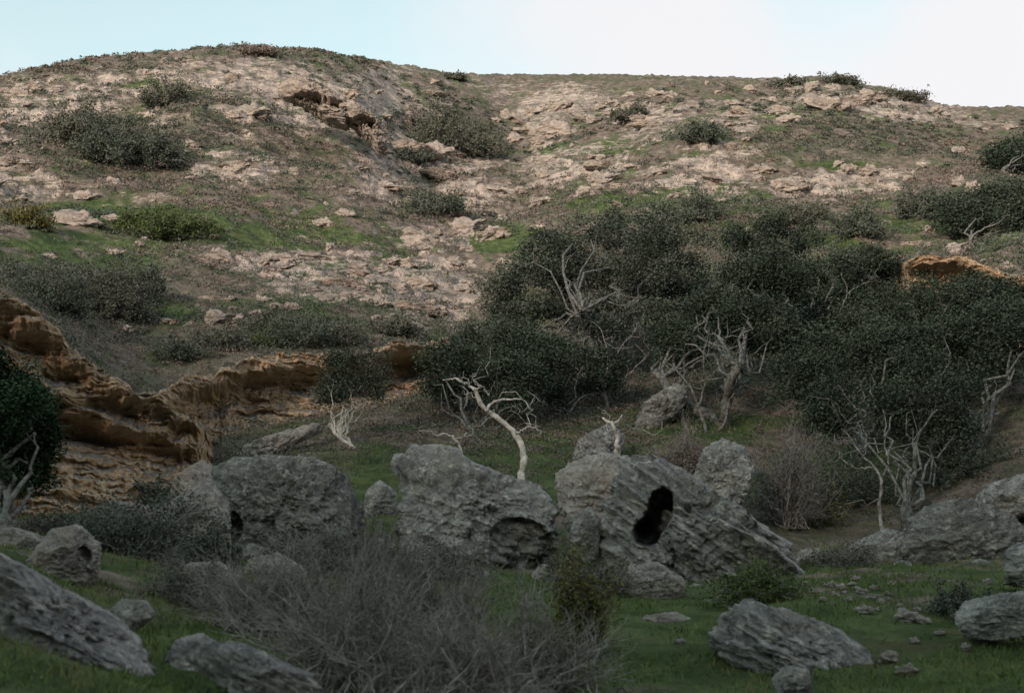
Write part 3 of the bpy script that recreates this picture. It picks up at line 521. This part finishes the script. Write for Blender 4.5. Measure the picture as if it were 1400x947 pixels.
# bare twisted wood
def bare(name,label,d,paths,r0,seed,mat='white',twn=40,cat='tree'):
    rng=np.random.default_rng(seed); first=True; parts=[]; pts=[]
    for pi,(pp,r,r1) in enumerate(paths):
        pp=np.array(pp,float); n=22; s=np.r_[0,np.cumsum(np.linalg.norm(np.diff(pp,axis=0),axis=1))]; q=np.linspace(0,s[-1],n)
        xx,yy=np.interp(q,s,pp[:,0]),np.interp(q,s,pp[:,1]); k=np.ones(3)/3
        xx=np.r_[xx[0],np.convolve(xx,k,'valid'),xx[-1]]; yy=np.r_[yy[0],np.convolve(yy,k,'valid'),yy[-1]]
        dz=np.cumsum(rng.normal(size=n))*.07
        if pi: dz-=dz[0]
        P=np.array([at(a+rng.normal()*.8,b+rng.normal()*.8,d+c) for a,b,c in zip(xx,yy,dz)])
        if first: base=ground(pp[0][0],d); P[0]=base; base0=base; first=False
        parts.append(tubes(P[None],(np.linspace(r,r1,n)*(1+.12*rng.normal(size=n)))[None],8)); pts.append(P[5:])
    t=thing(name,label,cat,base0); v,f=join(parts); mk('trunk',v,f,M[mat],t)
    pts=np.vstack(pts); S=pts[rng.integers(0,len(pts),twn)]; v=rng.normal(size=(twn,3)); v[:,2]=v[:,2]*.7+.3; E=S+v*rng.uniform(.2,.6,(twn,1))
    Q=crooked(rng,S,E,8,.35); p=[tubes(Q,np.broadcast_to(np.linspace(.012,.004,8)*r0,(twn,8)),4)]
    i=rng.integers(0,twn,twn*2); S2=Q[i,rng.integers(3,8,twn*2)]; E2=S2+rng.normal(size=S2.shape)*.15; p.append(tubes(crooked(rng,S2,E2,5,.3),np.broadcast_to(np.linspace(.006,.003,5)*r0,(twn*2,5)),3))
    v,f=join(p); mk('twigs',v,f,M[mat],t)
bare('crooked_tree','white crooked bare trunk arching left above the centre boulder',33,[([(714,655),(716,615),(705,592),(682,572),(664,562),(655,548),(650,532)],.085,.045),([(650,532),(636,524),(622,517),(606,520)],.04,.012),([(664,562),(672,550),(690,546),(715,545),(728,562)],.035,.010),([(650,532),(660,528),(668,540)],.025,.008),([(705,592),(725,582),(738,588)],.025,.008)],.9,1,twn=12)
bare('dead_limb','short pale curved limb beside the left top of the centre boulder',31,[([(632,640),(630,612),(622,598),(608,592),(596,596)],.05,.015)],.8,2,twn=3,cat='dead limb')
bare('dead_limb','pale leaning stump right of the crooked white trunk',36,[([(842,628),(845,600),(838,580),(826,572)],.07,.03),([(838,580),(846,574),(850,568)],.03,.012)],.9,3,twn=3,cat='dead limb')
bare('twisted_tree','grey twisted bare tree at right in front of the dark grove',31,[([(1204,725),(1202,690),(1206,655),(1198,640),(1180,625),(1165,600),(1150,585)],.042,.010),([(1204,655),(1215,635),(1208,605),(1212,575),(1206,560)],.022,.006),([(1198,640),(1172,640),(1150,628),(1140,600)],.018,.006),([(1180,625),(1185,600),(1178,580)],.014,.005)],.8,4,'twig',12)
bare('twisted_tree','dark leaning bare trunk right of the grey twisted tree',33,[([(1232,710),(1242,675),(1252,640),(1250,610),(1262,580),(1280,560)],.07,.02),([(1250,610),(1238,590),(1240,565)],.03,.01)],.7,5,'bark',6)
bare('bare_oak','pale bare branched oak snag among the grove crowns',42.5,[([(968,620),(964,585),(955,555),(945,530),(925,505),(905,490)],.07,.010),([(955,555),(965,520),(960,480),(972,450),(965,430)],.035,.007),([(968,610),(990,580),(995,550),(1010,525),(1003,490),(1020,460)],.04,.007),([(965,520),(985,500),(1000,470)],.02,.006)],.8,6,'bark',40)
bare('bare_oak','pale spreading bare limbs low in the tallest oak',46,[([(840,610),(832,560),(826,530),(832,490),(822,450)],.07,.010),([(832,550),(800,510),(775,496),(745,488)],.035,.007),([(830,535),(862,510),(885,485)],.028,.007),([(832,500),(852,470),(870,450)],.022,.006),([(800,510),(786,520),(756,530)],.02,.006),([(826,530),(800,480),(790,450)],.02,.006)],.8,7,'twig',45)
bare('bare_snag','crooked grey branch poking above the oaks at upper right of the grove',53,[([(1150,480),(1145,435),(1160,400),(1150,372)],.04,.010),([(1160,400),(1190,382),(1205,360)],.022,.007),([(1145,435),(1120,410),(1110,390)],.022,.007)],.9,9,'bark',12)
# ---------------------------------------------------------------- shrubs
for a in [(375,12.5,230,105,301,'twig','sage','grey twiggy bush at the left end of the foreground thicket',1300),(490,10.5,320,156,302,'twig','mauve','large grey leafless bush in the foreground, left of centre',1000),(630,10,320,142,303,'twig','mauve','dense grey leafless bush in the foreground, centre',1000),(740,11.5,200,125,304,'twig','bright','green tinged twiggy bush at the right end of the foreground thicket',2200),(560,12.5,280,148,318,'stem','mauve','taller mauve grey bush rising behind the middle of the foreground thicket',1400)]:
    shrub('twiggy_bush',a[7],a[0],a[1],a[2],a[3],a[4],stems=170,leaves=a[8]*3,leaf=.009,smat=a[5],lmat=a[6],tw=8,rad=.0065,spread=.34,low=.4)
shrub('leafy_bush','reddish green upright bush at the right of the foreground thicket',795,14,110,120,305,stems=90,leaves=7000,leaf=.018,smat='stem',lmat='olive',tw=6,rad=.006,low=.8)
shrub('leafy_bush','green bush growing from the left bank behind the tan boulder',190,18,180,85,306,stems=110,leaves=9000,leaf=.022,smat='twig',lmat='oak2',tw=5)
shrub('leafy_bush','grey green bush below the dark blocky boulder',290,19,100,50,307,stems=70,leaves=4000,leaf=.022,lmat='oak2')
shrub('leafy_bush','thin sage bush left of the foreground thicket above the low grey slab',270,14,130,55,319,stems=110,leaves=5000,leaf=.014,lmat='sage',tw=6,rad=.005)
shrub('leafy_bush','sage bush between the pinkish rock and the dark blocky boulder',430,20,130,50,320,stems=110,leaves=6000,leaf=.018,lmat='sage',tw=6,rad=.006)
shrub('leafy_bush','dull green bush right under the dark blocky boulder',505,21,100,45,321,stems=90,leaves=5000,leaf=.02,lmat='oak2',tw=5)
shrub('leafy_bush','sage bush against the left foot of the holed slab',850,21,90,36,323,stems=80,leaves=4500,leaf=.018,lmat='sage',tw=5)
shrub('leafy_bush','green bush in the gap between the arch rock and the lichened rock',765,23,60,40,324,stems=70,leaves=3500,leaf=.02,lmat='oak2',tw=5)
shrub('leafy_bush','grey scrub clump at the foot of the orange outcrop above the tan boulder',90,22,130,40,325,stems=90,leaves=5000,leaf=.02,lmat='sage',tw=5)
shrub('leafy_bush','low scrub clump between the small boulder and the broad low one',1150,26,100,26,326,stems=80,leaves=4500,leaf=.02,lmat='sage',tw=5)
shrub('domed_bush','grey brown domed bush right of the holed slab',1075,33,130,110,308,stems=220,leaves=7000,leaf=.028,lmat='mauve',tw=7,rad=.010,low=.3)
shrub('domed_bush','brown leafless bush behind the pointed boulder',935,37,90,55,309,stems=160,leaves=3500,leaf=.03,lmat='brown',tw=6,rad=.012)
shrub('leafy_bush','low green bush in the grass before the holed slab',1035,18,130,44,310,stems=90,leaves=8000,leaf=.018,lmat='bright',tw=5)
shrub('leafy_bush','dark green bush beside the flat boulder at lower right',1300,17,80,50,311,stems=70,leaves=5000,leaf=.018,lmat='oak2')
shrub('leafy_bush','yellow green undergrowth beneath the grove behind the small boulder',1100,34,110,60,312,stems=80,leaves=6000,leaf=.028,lmat='olive')
shrub('leafy_bush','dark undergrowth left of the twisted tree',1160,36,130,80,313,stems=90,leaves=7000,leaf=.032,lmat='oak')
shrub('leafy_bush','dark undergrowth filling the bank behind the twisted tree and broad boulder',1290,37,150,70,322,stems=100,leaves=8000,leaf=.034,lmat='oak')
shrub('leafy_bush','little green bush sitting on the foot of the orange outcrop',212,29.5,60,30,314,stems=40,leaves=2500,leaf=.03,lmat='oak2')
shrub('leafy_bush','brown tipped scrub behind the rounded grey boulder',720,31,80,45,315,stems=80,leaves=2500,leaf=.025,lmat='sage')
shrub('leafy_bush','pale green scrub at the base of the arch hollow boulder',600,20,120,45,316,stems=110,leaves=4500,leaf=.016,lmat='sage')
shrub('leafy_bush','tall mixed scrub in front of the rounded grey boulder',800,20,130,50,317,stems=120,leaves=6000,leaf=.016,lmat='sage')
for (x,y,w,h,sd,lm,lb) in [(140,225,90,60,401,'oak2','dark green thicket high on the left slope'),(95,195,80,50,402,'sage','grey thicket at the left end of the high dark thicket'),(205,230,70,45,403,'oak2','dark thicket on the right of the high dark thicket'),(600,205,80,60,404,'sage','grey brown thicket above the head of the gully'),(650,215,60,45,405,'sage','grey thicket running down into the gully'),(575,185,50,30,406,'brown','brown thicket beside the tan rock lip'),
 (140,430,120,75,407,'sage','large grey green bush on the left slope above the orange outcrop'),(75,425,80,50,408,'oak2','green bush left of the large grey green one'),(195,415,60,50,409,'oak2','dark bush right of the large grey green one'),(215,325,90,32,410,'bright','bright green bush in the middle of the left slope'),(262,322,50,24,411,'bright','small bright green bush right of its larger twin'),(175,320,50,24,412,'bright','small bright green bush left of its larger twin'),
 (595,292,80,28,413,'oak2','green bush at the edge of the gully bend'),(410,472,90,36,414,'oak2','dark green bush on the lip of the orange overhang'),(460,472,60,30,415,'sage','grey bush on the lip of the orange overhang'),(375,474,50,24,416,'bright','bright green bush left on the lip of the orange overhang'),(360,455,50,24,417,'sage','grey bush above the orange overhang'),(560,222,40,14,418,'oak2','little bush under the tan rock lip'),
 (25,310,60,30,419,'olive','yellowish bush at the left edge of the slope'),(965,200,50,26,420,'oak2','dark bush on the upper right slope'),(870,160,50,16,421,'sage','bush beneath the middle skyline'),(1090,117,40,7,422,'sage','scrub tuft on the right skyline'),(1160,116,50,7,423,'sage','scrub tuft on the right skyline knob'),(1250,143,50,6,424,'sage','scrub tuft where the right skyline drops'),(340,74,50,6,425,'brown','scrub tuft on the highest skyline'),(620,110,30,5,426,'sage','scrub tuft on the skyline saddle'),
 (1280,300,70,40,427,'oak2','dark bush above the white rock on the right slope'),(1180,330,70,36,428,'oak2','bush at the upper edge of the grove'),(960,305,90,34,429,'oak2','bush along the top edge of the grove'),(645,482,70,34,430,'oak','dark bush at the right end of the orange overhang'),(1100,310,60,26,431,'sage','grey bush over the middle of the grove'),(210,160,60,28,432,'sage','grey bush above the high dark thicket'),(300,478,70,26,433,'sage','grey bush above the left part of the orange overhang'),(540,460,60,20,434,'sage','grey scrub above the right part of the orange overhang'),(240,490,60,24,435,'oak2','dark scrub above the joint of the outcrop and the overhang')]:
    d=hit(x,y); shrub('hillside_bush',lb,x,d,w*1.15,h*.95,sd,stems=110,leaves=int(3600+w*h*1.4),leaf=.00085*d,smat='twig',lmat=lm,tw=4,rad=.0002*d,cat='bush')
# ---------------------------------------------------------------- ground-cover stuff
def cover(name,n,seed,mat,test,leafk,sz,per,label,rng_r=(34,165)):
    rng=np.random.default_rng(seed); th=rng.uniform(-.47,.47,n*4); L=rng.uniform(math.log(rng_r[0]),math.log(rng_r[1]),n*4); r=np.exp(L)
    x,y=np.sin(th)*r,np.cos(th)*r; z,rk=terr(x,y,ret=True); px,row=to_px(th,(z-CZ)/r)
    P3=np.stack([x,y,z*0],1); keep=(rng.uniform(size=n*4)<test(px,row,P3)*(1-.65*rk)); x,y,z,r=[a[keep][:n] for a in (x,y,z,r)]; m=len(x)
    s=sz*rng.uniform(.5,1.5,m)*(r/100)**.6*(1-.45*sst(125,155,r)); idx=np.repeat(np.arange(m),per); u=ellip(rng,len(idx),.3,.6); u[:,2]=np.abs(u[:,2])
    pos=np.stack([x,y,z],1)[idx]+u*s[idx][:,None]*np.array([1.1,1.1,.6]); ct=rng.uniform(0,1,m)
    v,f,tt=leafquads(rng,pos,leafk*r[idx]/100,np.clip(ct[idx]*.7+rng.uniform(0,.3,len(idx)),0,1))
    o=mk(name,v,f,M[mat],attrs=dict(tint=tt),smooth=False); tag(o,label,'scrub',kind='stuff')
cover('dry_scrub',7000,1,'brown',lambda a,b,p:np.clip(.45+fbm(p,.06,2)*1.2-mask(a,b,GREEN)*.9,0,1),.075,.5,30,'low dry brown scrub covering the hillside')
cover('sage_scrub',8500,2,'sage',lambda a,b,p:np.clip(.42+fbm(p,.05,2,off=9.)*1.2+mask(a,b,DARK)*.6-mask(a,b,GREEN)*.4,0,1),.075,.55,32,'grey green scrub dotted over the hillside')
cover('green_scrub',6500,3,'oak2',lambda a,b,p:np.clip(.16+fbm(p,.05,2,off=19.)+mask(a,b,DARK)*.9,0,1),.08,.65,40,'dark green scrub gathered in patches on the hillside')
rng=np.random.default_rng(77); n=120000; th=rng.uniform(-.40,.40,n); r=np.exp(rng.uniform(math.log(8),math.log(46),n)); x,y=np.sin(th)*r,np.cos(th)*r
k=rng.uniform(size=n)<np.clip(.55+fbm(np.stack([x,y,x*0],1),.5,3)*1.5,0.05,1); x,y,r=x[k],y[k],r[k]; z=terr(x,y); n=len(x)
h=rng.uniform(.02,.07,n)*(1+r/40); a=rng.uniform(0,6.28,n); w=.004*(1+r/12); B=np.stack([x,y,z-.01],1); dv=np.stack([np.cos(a)*w,np.sin(a)*w,0*a],1)
tp=B+np.stack([rng.normal(size=n)*h*.5,rng.normal(size=n)*h*.5,h],1); V=np.stack([B-dv,B+dv,tp],1).reshape(-1,3)
o=mk('grass',V,np.arange(3*n).reshape(n,3),M['grass'],attrs=dict(tint=np.repeat(rng.uniform(0,1,n),3)),smooth=False); tag(o,'short green grass over the meadow and banks','grass',kind='stuff')
# ---------------------------------------------------------------- light, sky, camera
sd=np.array([-.45,-.89,0]); sd/=np.linalg.norm(sd); el=math.radians(14.5)
w=bpy.data.worlds.new('World'); bpy.context.scene.world=w; w.use_nodes=True; nt=w.node_tree; bg=nt.nodes['Background']
sky=nt.nodes.new('ShaderNodeTexSky'); sky.sky_type='NISHITA'; sky.sun_disc=False; sky.sun_elevation=el; sky.sun_rotation=math.atan2(sd[0],sd[1])
tc=nt.nodes.new('ShaderNodeTexCoord'); ns=nt.nodes.new('ShaderNodeTexNoise'); ns.inputs['Scale'].default_value=3.2; ns.inputs['Detail'].default_value=5; nt.links.new(tc.outputs['Generated'],ns.inputs['Vector'])
sx=nt.nodes.new('ShaderNodeSeparateXYZ'); nt.links.new(tc.outputs['Generated'],sx.inputs[0])
def mth(op,a,b):
    m=nt.nodes.new('ShaderNodeMath'); m.operation=op
    for i,v in enumerate((a,b)):
        if isinstance(v,(int,float)): m.inputs[i].default_value=v
        else: nt.links.new(v,m.inputs[i])
    return m.outputs[0]
f=mth('SUBTRACT',mth('ADD',mth('MULTIPLY',sx.outputs[0],1.9),mth('MULTIPLY',mth('SUBTRACT',ns.outputs['Fac'],.5),3.4)),mth('MULTIPLY',mth('SUBTRACT',sx.outputs[2],.33),4.5))
mr=nt.nodes.new('ShaderNodeMapRange'); mr.interpolation_type='SMOOTHSTEP'; mr.inputs[1].default_value=-.5; mr.inputs[2].default_value=.5; mr.inputs[3].default_value=.42; mr.inputs[4].default_value=.98; nt.links.new(f,mr.inputs[0])
tn=nt.nodes.new('ShaderNodeMix'); tn.data_type='RGBA'; tn.blend_type='MULTIPLY'; tn.inputs[0].default_value=1; nt.links.new(sky.outputs[0],tn.inputs[6]); tn.inputs[7].default_value=(1.7,1.95,1.5,1)
mx=nt.nodes.new('ShaderNodeMix'); mx.data_type='RGBA'; nt.links.new(mr.outputs[0],mx.inputs[0]); nt.links.new(tn.outputs[2],mx.inputs[6]); mx.inputs[7].default_value=(6.15,6.05,6.2,1)
nt.links.new(mx.outputs[2],bg.inputs['Color']); bg.inputs['Strength'].default_value=.15
L=bpy.data.lights.new('sun','SUN'); L.energy=4.4; L.angle=math.radians(7); L.color=(1,.78,.68); lo=bpy.data.objects.new('sun',L); col.objects.link(lo)
import mathutils
dirv=mathutils.Vector((-sd[0]*math.cos(el),-sd[1]*math.cos(el),-math.sin(el))); lo.rotation_euler=dirv.to_track_quat('-Z','Y').to_euler(); lo.location=(0,0,60)
cam=bpy.data.cameras.new('camera'); cam.lens=50; cam.sensor_width=36; cam.clip_end=5000; co=bpy.data.objects.new('camera',cam); col.objects.link(co)
co.location=(0,0,CZ); co.rotation_euler=(math.pi/2+PITCH,0,0); cam.dof.use_dof=True; cam.dof.focus_distance=60; cam.dof.aperture_fstop=2.8
sc=bpy.context.scene; sc.camera=co; sc.view_settings.view_transform='Standard'; sc.view_settings.look='None'; sc.view_settings.exposure=0
